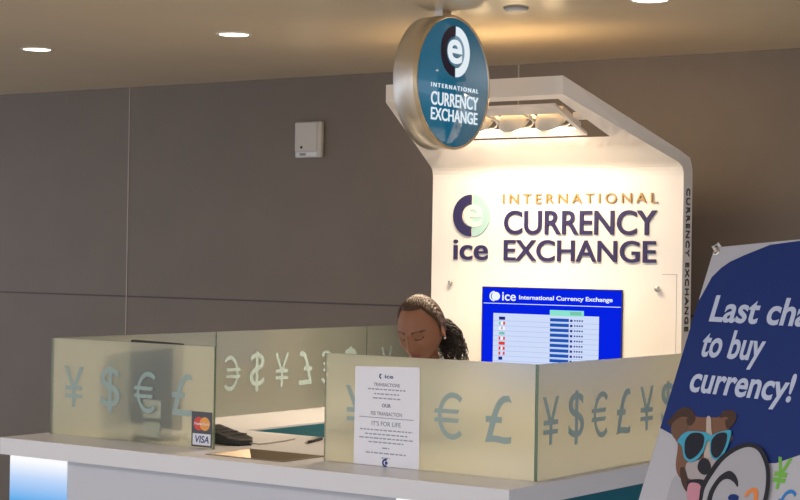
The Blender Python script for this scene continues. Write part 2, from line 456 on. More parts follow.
# monitor behind the left front glass
mo = thing('computer_monitor', 'black monitor seen from behind through the left front glass', 'monitor', (-1.66, .09, ZT))
def lift(bm_, ang, piv, axis='Y'):
    bmesh.ops.rotate(bm_, verts=bm_.verts[:], cent=piv, matrix=Matrix.Rotation(ang, 3, axis)); return bm_
MP = Vector((-1.660, .068, 0)); MA = -.222
def mon(name, m, bw, *a):
    bm = bx(*a)
    if bw: bevel(bm, bw)
    bmesh.ops.rotate(bm, verts=bm.verts[:], cent=(0, 0, 0), matrix=Matrix.Rotation(MA, 3, 'Z'))
    bmesh.ops.translate(bm, verts=bm.verts[:], vec=MP)
    return obj(name, bm, m, mo)
mon('screen_shell', M['black'], .005, -.158, .158, .0, .024, 1.0, 1.312)
mon('rear_housing', M['black'], .010, -.12, .12, -.016, .004, 1.03, 1.24)
mon('display', M['dark'], 0, -.148, .148, .0238, .0248, 1.01, 1.302)
mon('stand_neck', M['black'], .004, -.025, .025, .0, .024, ZT+.008, 1.06)
mon('stand_base', M['black'], .004, -.12, .05, -.01, .12, ZT, ZT+.012)
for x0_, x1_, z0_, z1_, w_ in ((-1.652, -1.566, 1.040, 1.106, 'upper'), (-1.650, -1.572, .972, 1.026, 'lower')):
    bm = bx(x0_, x1_, GT+.0004, GT+.0016, z0_, z1_)  # white squares put in for two bright reflections on the glass
    tag(obj('reflection_patch', bm, M['paper'], base=(x0_, GT+.001, z0_)), w_+' of two small white patches standing in for reflections on the left front glass', 'paper')

# wedge device, its cable and a pen on the worktop
dv = thing('card_terminal', 'black wedge-shaped device lying behind the left glass screen edge', 'card terminal', (-1.43, .17, ZT))
bm = bmesh.new()
top = [(-1.55, .19), (-1.36, .13), (-1.315, .150), (-1.30, .20), (-1.335, .245), (-1.54, .30)]
hts = [.056, .030, .022, .020, .026, .056]
A = [bm.verts.new((x, y, ZT)) for x, y in top]; B = [bm.verts.new((x, y, ZT+h)) for (x, y), h in zip(top, hts)]
bm.faces.new(A[::-1]); bm.faces.new(B)
for i in range(6): bm.faces.new((A[i], A[(i+1) % 6], B[(i+1) % 6], B[i]))
bevel(bm, .006, 2); obj('body', bm, M['black'], dv, smooth=False)
bm = bmesh.new()
for i in range(4):
    for j in range(3):
        x = -1.525+i*.045; y = .19+j*.03+.0; z = ZT+.056-(x+1.55)*.135
        box(bm, x-.016, x+.016, y-.008, y+.008, z-.004, z+.001)
obj('keypad', bm, M['stickergrey'], dv)
bm = bmesh.new(); path_tube(bm, [(-1.305, .19, ZT+.01), (-1.285, .22, ZT+.004), (-1.29, .30, ZT+.003), (-1.30, .40, ZT+.003), (-1.32, .47, ZT+.003)], .0025)
o = obj('cable', bm, M['plasticgrey'], dv)
pn = thing('pen', 'dark pen lying on the countertop left of the centre glass screen', 'pen', (-1.2, .45, ZT))
bm = bmesh.new(); tube(bm, (-1.187, .372, ZT+.006), (-1.233, .52, ZT+.006), .0055); obj('barrel', bm, M['black'], pn)
bm = bmesh.new(); tube(bm, (-1.187, .372, ZT+.006), (-1.182, .354, ZT+.006), .005, .0015); obj('tip', bm, M['chrome'], pn)
bm = bx(-1.235, -1.231, .46, .52, ZT+.011, ZT+.013); obj('clip', bm, M['chrome'], pn)

# ------------------------------------------------------------------ exchange totem with lamp hood
XL, XR, XM = -1.755, -.495, -1.125
tt = thing('display_totem', 'tall white exchange totem with sloping lamp hood and raised letters', 'display stand', (XM, 2.04, 0))
bm = bmesh.new()
# rows of the bent slab, front skin then back skin; (y, z, half width)
SL = (2.284-2.037)/(1.338-2.0)
hw = .63
def hwz(L): return hw+(.427-hw)*L
frontrow = [(2.0, 0, hw), (2.0, 1.99, hw)]
for i in range(5):
    a = i/4
    # round the bend between face and hood
    p0 = Vector((2.0, 1.995)); p1 = Vector((2.0, 2.037)); p2 = Vector((1.96, 2.037-.04*SL))
    q = p0*(1-a)**2+p1*2*a*(1-a)+p2*a*a
    frontrow.append((q.x, q.y, hwz((2-q.x)/.662)))
NECK = len(frontrow)-1
def L2(L): return (2-.662*L, 2.037+.247*L, hwz(L))
slot = [.43, .945]
rows_f = frontrow+[L2(slot[0]), L2(slot[1]), L2(1.0)]
TH = .083
rows_b = [(2.083, 0, hw), (2.083, 1.99, hw)]
def T2(L):
    y, z, w = L2(L); return (y+(.083*(1-L)), z+.074-(.041*(1-L)), w)
top_slot = [.10, .955]
def inner_top(L): return hwz(L)-.022
def inner(L): return .385+(.435-.385)*(slot[1]-L)/(slot[1]-slot[0])
back_pts = [T2(0.02)]*1
def row(y, z, w): return [bm.verts.new((XM+s*w, y, z)) for s in (-1, 1)]
F_ = [row(*r) for r in rows_f]
B_ = [row(*(2.083, r[1] if i < 2 else 2.0+.018*(i-2), hw if i < 2 else hwz(max(0, (2-r[0])/.662)))) for i, r in enumerate(rows_f[:NECK+1])]
B_ += [row(*T2(L)) for L in (top_slot[0], top_slot[1], 1.0)]
nR = len(F_)
for i in range(nR-1):
    for R_, flip in ((F_, 0), (B_, 1)):
        if i == nR-3:
            L_a, L_b = slot
            ins = []
            for L in (slot if not flip else top_slot):
                y, z, w = (L2 if not flip else T2)(L)
                ins.append([bm.verts.new((XM+s*(inner(L) if not flip else inner_top(L)), y, z)) for s in (-1, 1)])
            a, b = R_[i], R_[i+1]
            bm.faces.new((a[0], ins[0][0], ins[1][0], b[0])); bm.faces.new((a[1], b[1], ins[1][1], ins[0][1]))
            if not flip: insF = ins
            else: insB = ins
        else:
            a, b = R_[i], R_[i+1]
            # around the opening the row vertices of both sides must stay consistent
            va = [a[0], a[1]]; vb = [b[0], b[1]]
            bm.faces.new((va[0], va[1], vb[1], vb[0]))
    for s in (0, 1): bm.faces.new((F_[i][s], F_[i+1][s], B_[i+1][s], B_[i][s]))
bm.faces.new((F_[-1][0], F_[-1][1], B_[-1][1], B_[-1][0])); bm.faces.new((F_[0][0], F_[0][1], B_[0][1], B_[0][0]))
# inside faces of the opening, and strips joining the opening ends to the rows
for k in (0, 1):
    bm.faces.new((insF[0][k], insF[1][k], insB[1][k], insB[0][k])).material_index = 1
for k in (0, 1):
    bm.faces.new((insF[k][0], insF[k][1], insB[k][1], insB[k][0])).material_index = 1
obj('body', bm, [M['totem'], M['cavity']], tt)
# small radius along the outer side edges of the face
kf = lambda u, v, d: (u, 2.0-d, v)

# lamp tray inside the opening: beams, dividers, gimbal lamps
def hood(x, L, dz=0):
    y, z, w = L2(L); return Vector((x, y+dz*.0, z+dz))
def beam(bm, x0, x1, L0, L1, h0=.0, h1=.05):
    c = [hood(x0, L0, h0), hood(x1, L0, h0), hood(x1, L1, h0), hood(x0, L1, h0)]
    a = [bm.verts.new(p) for p in c]; b = [bm.verts.new(p+Vector((0, 0, h1-h0))) for p in c]
    bm.faces.new(a[::-1]); bm.faces.new(b)
    for i in range(4): bm.faces.new((a[i], a[(i+1) % 4], b[(i+1) % 4], b[i]))
lt = bpy.data.objects.new('lamp_tray', None)
bm = bmesh.new()
tx0, tx1 = -1.465, -.787
beam(bm, tx0, tx1, .760, .855, 0, .012); beam(bm, tx0, tx1, .455, .535, 0, .012)
beam(bm, tx0, tx0+.02, .535, .76, 0, .03); beam(bm, tx1-.02, tx1, .535, .76, 0, .03)
beam(bm, XM-.41, tx0, .60, .64, .02, .04); beam(bm, tx1, XM+.415, .60, .64, .02, .04)
lt = obj('lamp_tray', bm, M['totem'], tt)
LX = [-.888, -1.064, -1.240, -1.39]
for x in LX:
    c = hood(x, .655, .012)
    ax = Vector((0, .62, -.78)).normalized()
    bm = bmesh.new()
    lathe(bm, [(0, -.040), (.030, -.038), (.052, -.022), (.066, .004), (.068, .014), (.060, .014), (.056, .006), (0, .006)], c, ax, 32)
    lp = obj('spot_lamp', bm, M['lamphouse'], tt)
    bm = bmesh.new(); lathe(bm, [(0, .0085), (.055, .0085), (.055, .0070), (0, .0070)], c, ax, 32); obj('lamp_lens', bm, M['lampface'], lp)
    bm = bmesh.new()
    for s in (-1, 1): tube(bm, c+Vector((s*.068, 0, .0)), c+Vector((s*.085, 0, .004)), .005)
    lathe(bm, [(.082, -.004), (.086, -.004), (.086, .004), (.082, .004), (.082, -.004)], c+Vector((0, 0, .004)), (0, -SL, 1), 32)
    obj('gimbal_ring', bm, M['chrome'], lp)
for x in (-.976, -1.152, -1.318):
    bm = bmesh.new(); beam(bm, x-.004, x+.004, .555, .76, .01, .04); obj('divider', bm, M['totem'], tt)

# raised lettering on the face
bm = bmesh.new(); text(bm, 'INTERNATIONAL', -1.374, -.612, 1.8795, 1.9235, kf, -.001, .008, .002, 1.45); obj('lettering', bm, M['gold'], tt)['label'] = 'gold raised letters'
bm = bmesh.new(); text(bm, 'CURRENCY', -1.366, -.614, 1.744, 1.850, kf, -.001, .007, .013); o = obj('lettering', bm, M['navy'], tt); o['label'] = 'navy raised letters, upper word'
bm = bmesh.new(); text(bm, 'EXCHANGE', -1.366, -.617, 1.627, 1.721, kf, -.001, .007, .013); o = obj('lettering', bm, M['navy'], tt); o['label'] = 'navy raised letters, lower word'
bm = bmesh.new(); text(bm, 'ice', -1.634, -1.450, 1.628, 1.720, kf, -.001, .007, .013); obj('lettering', bm, M['navy'], tt)['label'] = 'navy raised letters under the emblem'
lg_c, lg_z = -1.538, 1.828
bm = bmesh.new(); prism(bm, arc_pts(lg_c-.004, lg_z, .094, .050, PI/2, 3*PI/2, 28), kf, -.001, .010); lg = obj('emblem', bm, M['navy'], tt)
bm = bmesh.new(); prism(bm, [(lg_c+.004+.092*math.cos(t), lg_z+.094*math.sin(t)) for t in [-PI/2+PI*i/28 for i in range(29)]], kf, -.001, .006); obj('emblem_half', bm, M['pale'], lg)
bm = bmesh.new(); text(bm, 'e', lg_c-.040, lg_c+.058, lg_z-.052, lg_z+.050, kf, -.001, .008, .016); obj('emblem_letter', bm, M['palelogo'], lg)
# side lettering, turned to read downwards
bm = bmesh.new(); text(bm, 'CURRENCY EXCHANGE', -1.942, -1.343, 2.026, 2.060, lambda u, v, d: (XR+d, v, -u), -.001, .003, .012, 1.2)
o = obj('lettering', bm, M['sideletter'], tt); o['label'] = 'dark letters running down the side'
for (x, z) in ((-1.647, 1.522), (-.606, 1.519), (-1.647, .62), (-.606, .62)):
    bm = bmesh.new(); lathe(bm, [(0, -.016), (.009, -.016), (.012, -.012), (.012, -.006), (.006, -.006), (.006, .001)], (x, 2.0, z), (0, 1, 0), 20); obj('stud', bm, M['chrome'], tt)
bm = bmesh.new()
for a in ((-.588, -.519, 1.5795, 1.5815), (-.5205, -.519, .6, 1.5795)): box(bm, a[0], a[1], 1.9992, 2.001, a[2], a[3])
obj('access_seam', bm, M['plasticgrey'], tt)

# the rate screen
SX0, SX1, SZ0, SZ1 = -1.470, -.773, 1.10, 1.507
bm = bx(SX0-.004, SX1+.003, 1.992, 2.004, SZ0-.004, SZ1+.004); scn = obj('rate_screen', bm, M['black'], tt)
def sp(name, rects, m, d0, d1, words=()):
    bm = bmesh.new()
    for (a, b, c, e) in rects: prism(bm, [(a, c), (b, c), (b, e), (a, e)], lambda u, v, d: (u, 1.992-d, v), d0, d1)
    for w in words: text(bm, w[0], w[1], w[2], w[3], w[4], lambda u, v, d: (u, 1.992-d, v), d0, d1, w[5], w[6] if len(w) > 6 else 1)
    return obj(name, bm, m, scn)
sp('screen_background', [(SX0, SX1, SZ0, SZ1)], M['scrblue'], 0, .0008)
sp('header_rule', [(SX0+.005, SX1-.003, 1.436, 1.4385)], M['scrwhite'], .0008, .0014)
sp('header_words', [], M['scrwhite'], .0008, .0014, [('ice', -1.368, -1.297, 1.450, 1.488, .012), ('International Currency Exchange', -1.280, -.815, 1.452, 1.477, .019)])
bm = bmesh.new(); sfn = lambda u, v, d: (u, 1.992-d, v)
prism(bm, arc_pts(-1.408, 1.469, .023, .017, PI/2, 3*PI/2, 14, 1.15), sfn, .0008, .0014); disc(bm, -1.401, 1.469, .019, sfn, .0008, .0014, 18, ku=1.15)
obj('header_emblem', bm, M['scrwhite'], scn)
TX0, TX1, TZ1 = -1.412, -.879, 1.394
sp('rate_table', [(TX0, TX1, 1.145, TZ1)], M['scrtable'], .0008, .0014)
RZ = [1.372-.0222*i for i in range(11)]
sp('row_lines', [(TX0, TX1, z-.012, z-.0105) for z in RZ], M['scrline'], .0014, .0018)
sp('column_header', [(-1.122, -.953, 1.391, 1.416)], M['scrgreen'], .0014, .002)
sp('column_header_cell', [(-1.02, -.965, 1.396, 1.411)], M['scrflag'], .002, .0024)
sp('rate_bars', [(-1.120, -1.026, z-.006, z+.008) for z in RZ], M['scrbar'], .0018, .0022)
sp('rate_digits', [(-1.020+.0, -1.008, z-.005, z+.005) for z in RZ]+[(-1.0+.012*k, -1.0+.012*k+.007, z-.003, z+.004) for z in RZ for k in range(4)], M['scrnavy'], .0018, .0022)
FX0, FX1 = -1.382, -1.350
fl = {'scrnavy': [(FX0, FX1, RZ[0]-.007, RZ[0]+.007), (FX0, FX0+.02, RZ[8]-.007, RZ[8]+.007)],
      'scrflag': [(FX0, FX0+.010, RZ[1]-.007, RZ[1]+.007), (FX0+.002, FX1-.002, RZ[3]-.006, RZ[3]+.006)],
      'scrred': [(FX1-.01, FX1, RZ[1]-.007, RZ[1]+.007), (FX0+.012, FX0+.02, RZ[2]-.003, RZ[2]+.004), (FX0, FX0+.009, RZ[4]-.007, RZ[4]+.007), (FX1-.009, FX1, RZ[4]-.007, RZ[4]+.007),
                 (FX0, FX1, RZ[5]-.007, RZ[5]+.007), (FX0, FX0+.011, RZ[6]-.007, RZ[6]+.007), (FX1-.011, FX1, RZ[6]-.007, RZ[6]+.007), (FX0, FX0+.009, RZ[7]-.007, RZ[7]+.007), (FX1-.009, FX1, RZ[7]-.007, RZ[7]+.007)],
      'scrwhite': [(FX0+.010, FX1-.010, RZ[1]-.007, RZ[1]+.007), (FX0, FX0+.012, RZ[2]-.007, RZ[2]+.007), (FX0+.02, FX1, RZ[2]-.007, RZ[2]+.007), (FX0+.009, FX1-.009, RZ[4]-.007, RZ[4]+.007), (FX0+.011, FX1-.011, RZ[6]-.007, RZ[6]+.007)]}
for k, v in fl.items():
    for r_ in v: sp('flag_icon', [r_], M[k], .0018, .0024)
sp('ticker', [(TX0+.02*i, TX0+.02*i+.013, 1.120, 1.132) for i in range(14)], M['scrwhite'], .0008, .0014)

# ------------------------------------------------------------------ round hanging sign
SX, SY, SZ, SR = -.925, .904, 2.300, .2545
sg = thing('hanging_sign', 'round blue hanging sign with steel drum rim below the ceiling', 'sign', (SX, SY, ZC))
bm = bmesh.new(); lathe(bm, [(SR-.006, -.105), (SR, -.100), (SR, -.002), (SR-.004, .002), (SR-.010, .002), (SR-.010, -.006), (SR-.010, -.1), (SR-.006, -.105)], (SX, SY, SZ), (1, 0, 0), 96); obj('drum_rim', bm, M['rim'], sg)
bm = bmesh.new(); lathe(bm, [(SR+.0005, -.012), (SR+.0012, -.001), (SR-.003, .004), (SR-.0085, .004), (SR-.0085, -.001)], (SX, SY, SZ), (1, 0, 0), 96); obj('rim_edge', bm, M['rimedge'], sg)
bm = bmesh.new(); lathe(bm, [(0, 0), (SR-.008, 0), (SR-.008, -.006), (0, -.006)], (SX, SY, SZ), (1, 0, 0), 96); obj('face', bm, M['signblue'], sg)
bm = bmesh.new(); lathe(bm, [(0, -.100), (SR-.008, -.100), (SR-.008, -.095), (0, -.095)], (SX, SY, SZ), (1, 0, 0), 96); obj('face', bm, M['signblue'], sg)
bm = bx(SX-.07, SX-.035, SY-.03, SY+.03, SZ+SR-.012, ZC); obj('ceiling_bracket', bm, M['rim'], sg)
gf = lambda u, v, d: (SX+d, u, v)
lc, lz = .912, 2.418
bm = bmesh.new(); prism(bm, arc_pts(lc-.003, lz, .096, .058, PI/2, 3*PI/2, 28), gf, 0, .002)
em = obj('emblem', bm, M['signnavy'], sg)
bm = bmesh.new(); prism(bm, arc_pts(lc+.003, lz, .096, .062, -PI/2, PI/2, 28), gf, 0, .002); obj('emblem_half', bm, M['signwhite'], em)
bm = bmesh.new(); text(bm, 'e', lc-.052, lc+.046, lz-.046, lz+.046, gf, 0, .0025, .016); obj('emblem_letter', bm, M['signwhite'], em)
bm = bmesh.new(); text(bm, 'INTERNATIONAL', .753, 1.077, 2.273, 2.289, gf, 0, .002, .004, 1.45); obj('lettering', bm, M['signwhite'], sg)
bm = bmesh.new(); text(bm, 'CURRENCY', .753, 1.078, 2.206, 2.257, gf, 0, .002, .010); obj('lettering', bm, M['signwhite'], sg)
bm = bmesh.new(); text(bm, 'EXCHANGE', .754, 1.074, 2.150, 2.197, gf, 0, .002, .010); obj('lettering', bm, M['signwhite'], sg)

# ------------------------------------------------------------------ leaning banner stand
BT = Vector((.9675, -.8184, 1.6669)); BA = Vector((.92171, -.38788, 0)); BB = Vector((.13647, .32430, .93606))
BN = BA.cross(BB); 
if BN.y > 0: BN = -BN
def bf(s, t, d): return BT+BA*s-BB*t+BN*d
BW, BL = .62, 1.776
bn = thing('advertising_banner', 'leaning blue and white banner with dog in sunglasses', 'banner', tuple(bf(.3, BL, -.1)[:2])+(0,))
def bmat(n, rgb, g=1.0): return mat(n, rgb, .65, spec=.15, gain=g)
P_ = dict(white=bmat('banner_white', (172, 172, 180)), blue=bmat('banner_blue', (28, 48, 108)), txt=bmat('banner_letter', (180, 190, 214)),
          brown=bmat('banner_brown', (116, 84, 68)), darkb=bmat('banner_dark_brown', (70, 52, 46)), tan=bmat('banner_tan', (104, 78, 64)),
          cream=bmat('banner_cream', (176, 162, 152)), grey=bmat('banner_grey', (160, 152, 156)), black=bmat('banner_black', (40, 40, 48)),
          cyan=bmat('banner_cyan', (66, 152, 180)), lens=bmat('banner_lens', (36, 38, 48)), pink=bmat('banner_pink', (184, 128, 144)),
          green=bmat('banner_green', (110, 168, 74)), orange=bmat('banner_orange', (212, 124, 62)), sky=bmat('banner_sky_blue', (48, 118, 188)), pale=bmat('banner_pale_grey', (158, 158, 166)))
bm = bmesh.new(); prism(bm, [(0, BL-.02), (BW, BL-.02), (BW, -.047), (0, 0)], bf, -.003, 0); obj('panel', bm, P_['white'], bn)
bm = bmesh.new(); prism(bm, [(0, .452), (0, .136), (.005, .126), (.022, .075), (.044, .052), (.068, .036), (.11, .019), (.184, -.007), (.275, -.017), (.40, -.016), (.50, .02), (.57, .10), (.595, .22), (.57, .34), (.52, .42), (.457, .469), (.395, .494), (.3, .505), (.15, .49)], bf, .0001, .0004); obj('blue_field', bm, P_['blue'], bn)
bm = bmesh.new()
bft = lambda u, v, d: bf(u, -v, d)
text(bm, 'Last chance', .057, .057+.50*.875*1.04, -.186, -.120, bft, .0005, .0009, .022)
obj('lettering', bm, P_['txt'], bn); bm = bmesh.new(); text(bm, 'to buy', .058, .262, -.293, -.203, bft, .0005, .0009, .022)
obj('lettering', bm, P_['txt'], bn); bm = bmesh.new(); text(bm, 'currency!', .057, .386, -.378, -.293, bft, .0005, .0009, .022)
obj('lettering', bm, P_['txt'], bn)
ART = {
'head':[(0.034, 0.434), (0.04, 0.409), (0.067, 0.397), (0.093, 0.402), (0.112, 0.415), (0.148, 0.413), (0.183, 0.409), (0.191, 0.396), (0.214, 0.39), (0.237, 0.399), (0.236, 0.421), (0.224, 0.431), (0.232, 0.442), (0.246, 0.452), (0.236, 0.47), (0.229, 0.482), (0.207, 0.508), (0.206, 0.554), (0.185, 0.566), (0.143, 0.562), (0.115, 0.56), (0.091, 0.535), (0.078, 0.488), (0.06, 0.471)],
'chest':[(0.097, 0.558), (0.127, 0.573), (0.151, 0.589), (0.172, 0.614), (0.21, 0.68), (0.104, 0.70), (0.092, 0.601)],
'ear':[(0.021, 0.438), (0.029, 0.423), (0.045, 0.404), (0.066, 0.396), (0.093, 0.402), (0.109, 0.418), (0.108, 0.43), (0.098, 0.438), (0.08, 0.43), (0.083, 0.42), (0.062, 0.42), (0.043, 0.431), (0.034, 0.444)],
'ear_low':[(0.038, 0.444), (0.051, 0.426), (0.078, 0.425), (0.093, 0.443), (0.081, 0.464), (0.064, 0.473), (0.047, 0.462)],
'ear2':[(0.187, 0.411), (0.193, 0.397), (0.211, 0.39), (0.237, 0.399), (0.24, 0.415), (0.228, 0.433), (0.218, 0.432), (0.208, 0.416), (0.216, 0.411), (0.205, 0.407)],
'blaze':[(0.147, 0.414), (0.16, 0.414), (0.177, 0.447), (0.219, 0.506), (0.208, 0.526), (0.176, 0.506), (0.16, 0.451)],
'muzzle':[(0.127, 0.524), (0.162, 0.513), (0.186, 0.505), (0.217, 0.502), (0.212, 0.521), (0.202, 0.545), (0.191, 0.558), (0.156, 0.56), (0.135, 0.551)],
'cheek':[(0.112, 0.537), (0.126, 0.538), (0.146, 0.562), (0.154, 0.589), (0.131, 0.573), (0.115, 0.551)],
'mouth':[(0.147, 0.564), (0.194, 0.556), (0.202, 0.573), (0.174, 0.572), (0.159, 0.583)],
'tongue':[(0.154, 0.572), (0.175, 0.566), (0.194, 0.572), (0.207, 0.601), (0.202, 0.615), (0.179, 0.616), (0.161, 0.602)],
'frame':[(0.077, 0.479), (0.087, 0.461), (0.11, 0.451), (0.159, 0.449), (0.181, 0.454), (0.201, 0.445), (0.23, 0.437), (0.241, 0.441), (0.243, 0.462), (0.241, 0.481), (0.231, 0.503), (0.21, 0.507), (0.193, 0.493), (0.181, 0.468), (0.172, 0.471), (0.171, 0.493), (0.159, 0.513), (0.139, 0.521), (0.116, 0.515), (0.099, 0.491), (0.086, 0.483)],
'lens':[(0.104, 0.469), (0.118, 0.455), (0.147, 0.453), (0.162, 0.463), (0.165, 0.486), (0.153, 0.506), (0.134, 0.516), (0.116, 0.506), (0.105, 0.485)],
'lens2':[(0.19, 0.46), (0.202, 0.448), (0.223, 0.444), (0.232, 0.451), (0.235, 0.474), (0.226, 0.499), (0.211, 0.503), (0.197, 0.492), (0.189, 0.472)],
'nose':[(0.207, 0.524), (0.208, 0.531), (0.206, 0.538), (0.202, 0.543), (0.194, 0.545), (0.186, 0.544), (0.178, 0.541), (0.171, 0.536), (0.166, 0.529), (0.165, 0.521), (0.167, 0.515), (0.172, 0.51), (0.179, 0.507), (0.187, 0.508), (0.195, 0.511), (0.202, 0.517)],
'horn':[(0.21, 0.66), (0.203, 0.601), (0.198, 0.574), (0.207, 0.54), (0.23, 0.5), (0.264, 0.474), (0.303, 0.46), (0.342, 0.465), (0.371, 0.485), (0.391, 0.514), (0.404, 0.553), (0.406, 0.592), (0.396, 0.64), (0.36, 0.685), (0.30, 0.705), (0.24, 0.69)],
'horn_in':[(0.224, 0.655), (0.215, 0.6), (0.213, 0.572), (0.226, 0.538), (0.245, 0.506), (0.276, 0.481), (0.309, 0.469), (0.339, 0.474), (0.365, 0.495), (0.382, 0.52), (0.393, 0.554), (0.395, 0.594), (0.385, 0.635), (0.352, 0.675), (0.30, 0.693), (0.25, 0.68)],
'cres':[(0.235, 0.63), (0.229, 0.593), (0.232, 0.57), (0.247, 0.543), (0.27, 0.528), (0.291, 0.533), (0.307, 0.547), (0.311, 0.56), (0.295, 0.551), (0.274, 0.546), (0.257, 0.553), (0.246, 0.573), (0.244, 0.596), (0.252, 0.63)],
'dot':[(0.324, 0.583), (0.324, 0.588), (0.319, 0.592), (0.312, 0.594), (0.303, 0.594), (0.296, 0.591), (0.292, 0.587), (0.293, 0.583), (0.297, 0.579), (0.305, 0.577), (0.313, 0.577), (0.321, 0.579)],
'arch':[(0.34, 0.577), (0.344, 0.565), (0.356, 0.557), (0.37, 0.557), (0.377, 0.567), (0.383, 0.591), (0.373, 0.592), (0.367, 0.571), (0.358, 0.565), (0.35, 0.572), (0.348, 0.578)],
}
def smooth(pts, k=4):
    # rounded outline through the drawn points
    out, n = [], len(pts)
    for i in range(n):
        p0, p1, p2, p3 = (Vector(pts[(i+q) % n]) for q in (-1, 0, 1, 2))
        for j in range(k):
            t = j/k
            q = .5*((2*p1)+(p2-p0)*t+(2*p0-5*p1+4*p2-p3)*t*t+(3*p1-p0-3*p2+p3)*t**3)
            out.append((q.x, q.y))
    return out
def art(name, layers, d=.0005):
    bm = bmesh.new(); mats = []
    for i, (k, m) in enumerate(layers):
        if P_[m] not in mats: mats.append(P_[m])
        prism(bm, smooth(ART[k]), bf, d+.0004*i, d+.0004*(i+1), mats.index(P_[m]))
    return obj(name, bm, mats, bn)
art('dog_print', [('chest', 'pale'), ('head', 'brown'), ('ear', 'darkb'), ('ear_low', 'tan'), ('ear2', 'darkb'), ('blaze', 'cream'), ('muzzle', 'grey'), ('cheek', 'darkb'), ('mouth', 'black'), ('tongue', 'pink'), ('nose', 'black')])
art('sunglasses_print', [('frame', 'cyan'), ('lens', 'lens'), ('lens2', 'lens')], .0052)
art('megaphone_print', [('horn', 'black'), ('horn_in', 'pale'), ('cres', 'black'), ('dot', 'blue'), ('arch', 'orange')], .0066)
bm = bmesh.new(); text(bm, '¥', .398, .440, -.549, -.479, bft, .0006, .0010, .02); obj('yen_print', bm, P_['green'], bn)
bm = bmesh.new(); euro(bm, .458, -.578, .066, bft, .0006); obj('euro_print', bm, P_['sky'], bn)
for (s, t) in ((.012, .012), (BW-.012, -.032)):
    bm = bmesh.new(); lathe(bm, [(.004, .002), (.010, .003), (.010, -.003), (.004, -.003)], bf(s, t, .0), BN, 20); obj('eyelet', bm, M['chrome'], bn)
bm = bmesh.new()
path_tube(bm, [bf(.012, .012, .0), bf(.008, .002, .012), bf(.012, -.008, .004), bf(.016, .002, -.012)], .004); obj('corner_hook', bm, M['plastic'], bn)
bm = bmesh.new()
tube(bm, bf(.02, .02, -.012), bf(.10, BL-.02, -.012), .007); tube(bm, bf(BW-.02, -.02, -.012), bf(BW-.10, BL-.02, -.012), .007); obj('frame_pole', bm, M['black'], bn)
bm = bmesh.new()
q = bf(.31, .55, -.02); tube(bm, q, (q.x+.10, q.y+.42, .01), .008); obj('back_strut', bm, M['black'], bn)
bm = bmesh.new(); tube(bm, bf(.06, BL-.02, -.012), bf(BW-.06, BL-.02, -.012), .008); obj('foot_bar', bm, M['black'], bn)

# ------------------------------------------------------------------ the woman at the counter
HEADING = math.radians(9)
PO = Vector((-1.148, 1.150, 0))
RZm = Matrix.Rotation(HEADING, 4, 'Z')
HC = Vector((0, -.150, 1.352))
HS = 1.12                       # head centre, body frame facing -y
HT = Matrix.Translation(HC) @ Matrix.Rotation(math.radians(24), 4, 'X') @ Matrix.Rotation(math.radians(-3), 4, 'Y') @ Matrix.Scale(HS, 4)
TW = Matrix.Translation(PO) @ RZm
def g(a, b, s): return math.exp(-((a-b)/s)**2)
def head_point(dx, dy, dz):
    # unit direction to a point on the head, z up, face at -y
    x, y, z = dx*.075, dy*.096, dz*.116
    if dz < 0:
        k = (-dz)**1.6; x *= 1-.38*k
        if y > 0: y *= 1-.45*(-dz)
        else: y *= 1+.02*(-dz)
    if y > 0: z += .004*dy
    x *= 1+.05*max(0, dy)
    if dy < 0:
        w = min(1, -dy*1.5)
        q = 0
        q += .0045*g(z, .026, .012)*g(x, 0, .055)                                  # brow
        for s in (-1, 1):
            q -= .010*g(x, s*.031, .014)*g(z, .008, .012)                         # sockets
            q += .0058*g(x, s*.031, .0115)*g(z, .007, .0085)                      # lids
            q += .005*g(x, s*.042, .02)*g(z, -.024, .018)                         # cheekbones
            q += .006*g(x, s*.0135, .0065)*g(z, -.034, .007)                      # nostrils
        if -.05 < z < .03:
            tt_ = (.022-z)/.055; tt_ = max(0, min(1, tt_))
            q += (.006+.017*tt_**1.3)*g(x, 0, .0085+.002*tt_)*(1 if z > -.036 else g(z, -.036, .006))
        q += .0075*g(z, -.055, .0060)*g(x, 0, .020)+.008*g(z, -.0665, .0060)*g(x, 0, .018)
        q -= .0035*g(z, -.0605, .0024)*g(x, 0, .022)
        q -= .004*g(z, -.078, .006)*g(x, 0, .02)
        q += .008*g(z, -.096, .014)*g(x, 0, .022)
        y -= q*w
    return Vector((x, y, z))
def sphere_dirs(nu, nv):
    for j in range(nv+1):
        th = PI*j/nv
        for i in range(nu):
            ph = 2*PI*i/nu
            yield j, i, (math.sin(th)*math.sin(ph), -math.sin(th)*math.cos(ph), math.cos(th))
NU, NV = 112, 96
hb = bmesh.new(); grid = {}
topv = hb.verts.new(head_point(0, 0, 1)); botv = hb.verts.new(head_point(0, 0, -1))
for j, i, d in sphere_dirs(NU, NV):
    if 0 < j < NV: grid[j, i] = hb.verts.new(head_point(*d))
for j in range(1, NV-1):
    for i in range(NU):
        k = (i+1) % NU; hb.faces.new((grid[j, i], grid[j+1, i], grid[j+1, k], grid[j, k]))
for i in range(NU):
    k = (i+1) % NU; hb.faces.new((topv, grid[1, i], grid[1, k])); hb.faces.new((botv, grid[NV-1, k], grid[NV-1, i]))
bmesh.ops.recalc_face_normals(hb, faces=hb.faces[:])
bmesh.ops.transform(hb, verts=hb.verts[:], matrix=HT)
hm = bpy.data.meshes.new('head_shape'); hb.to_mesh(hm); hb.free()

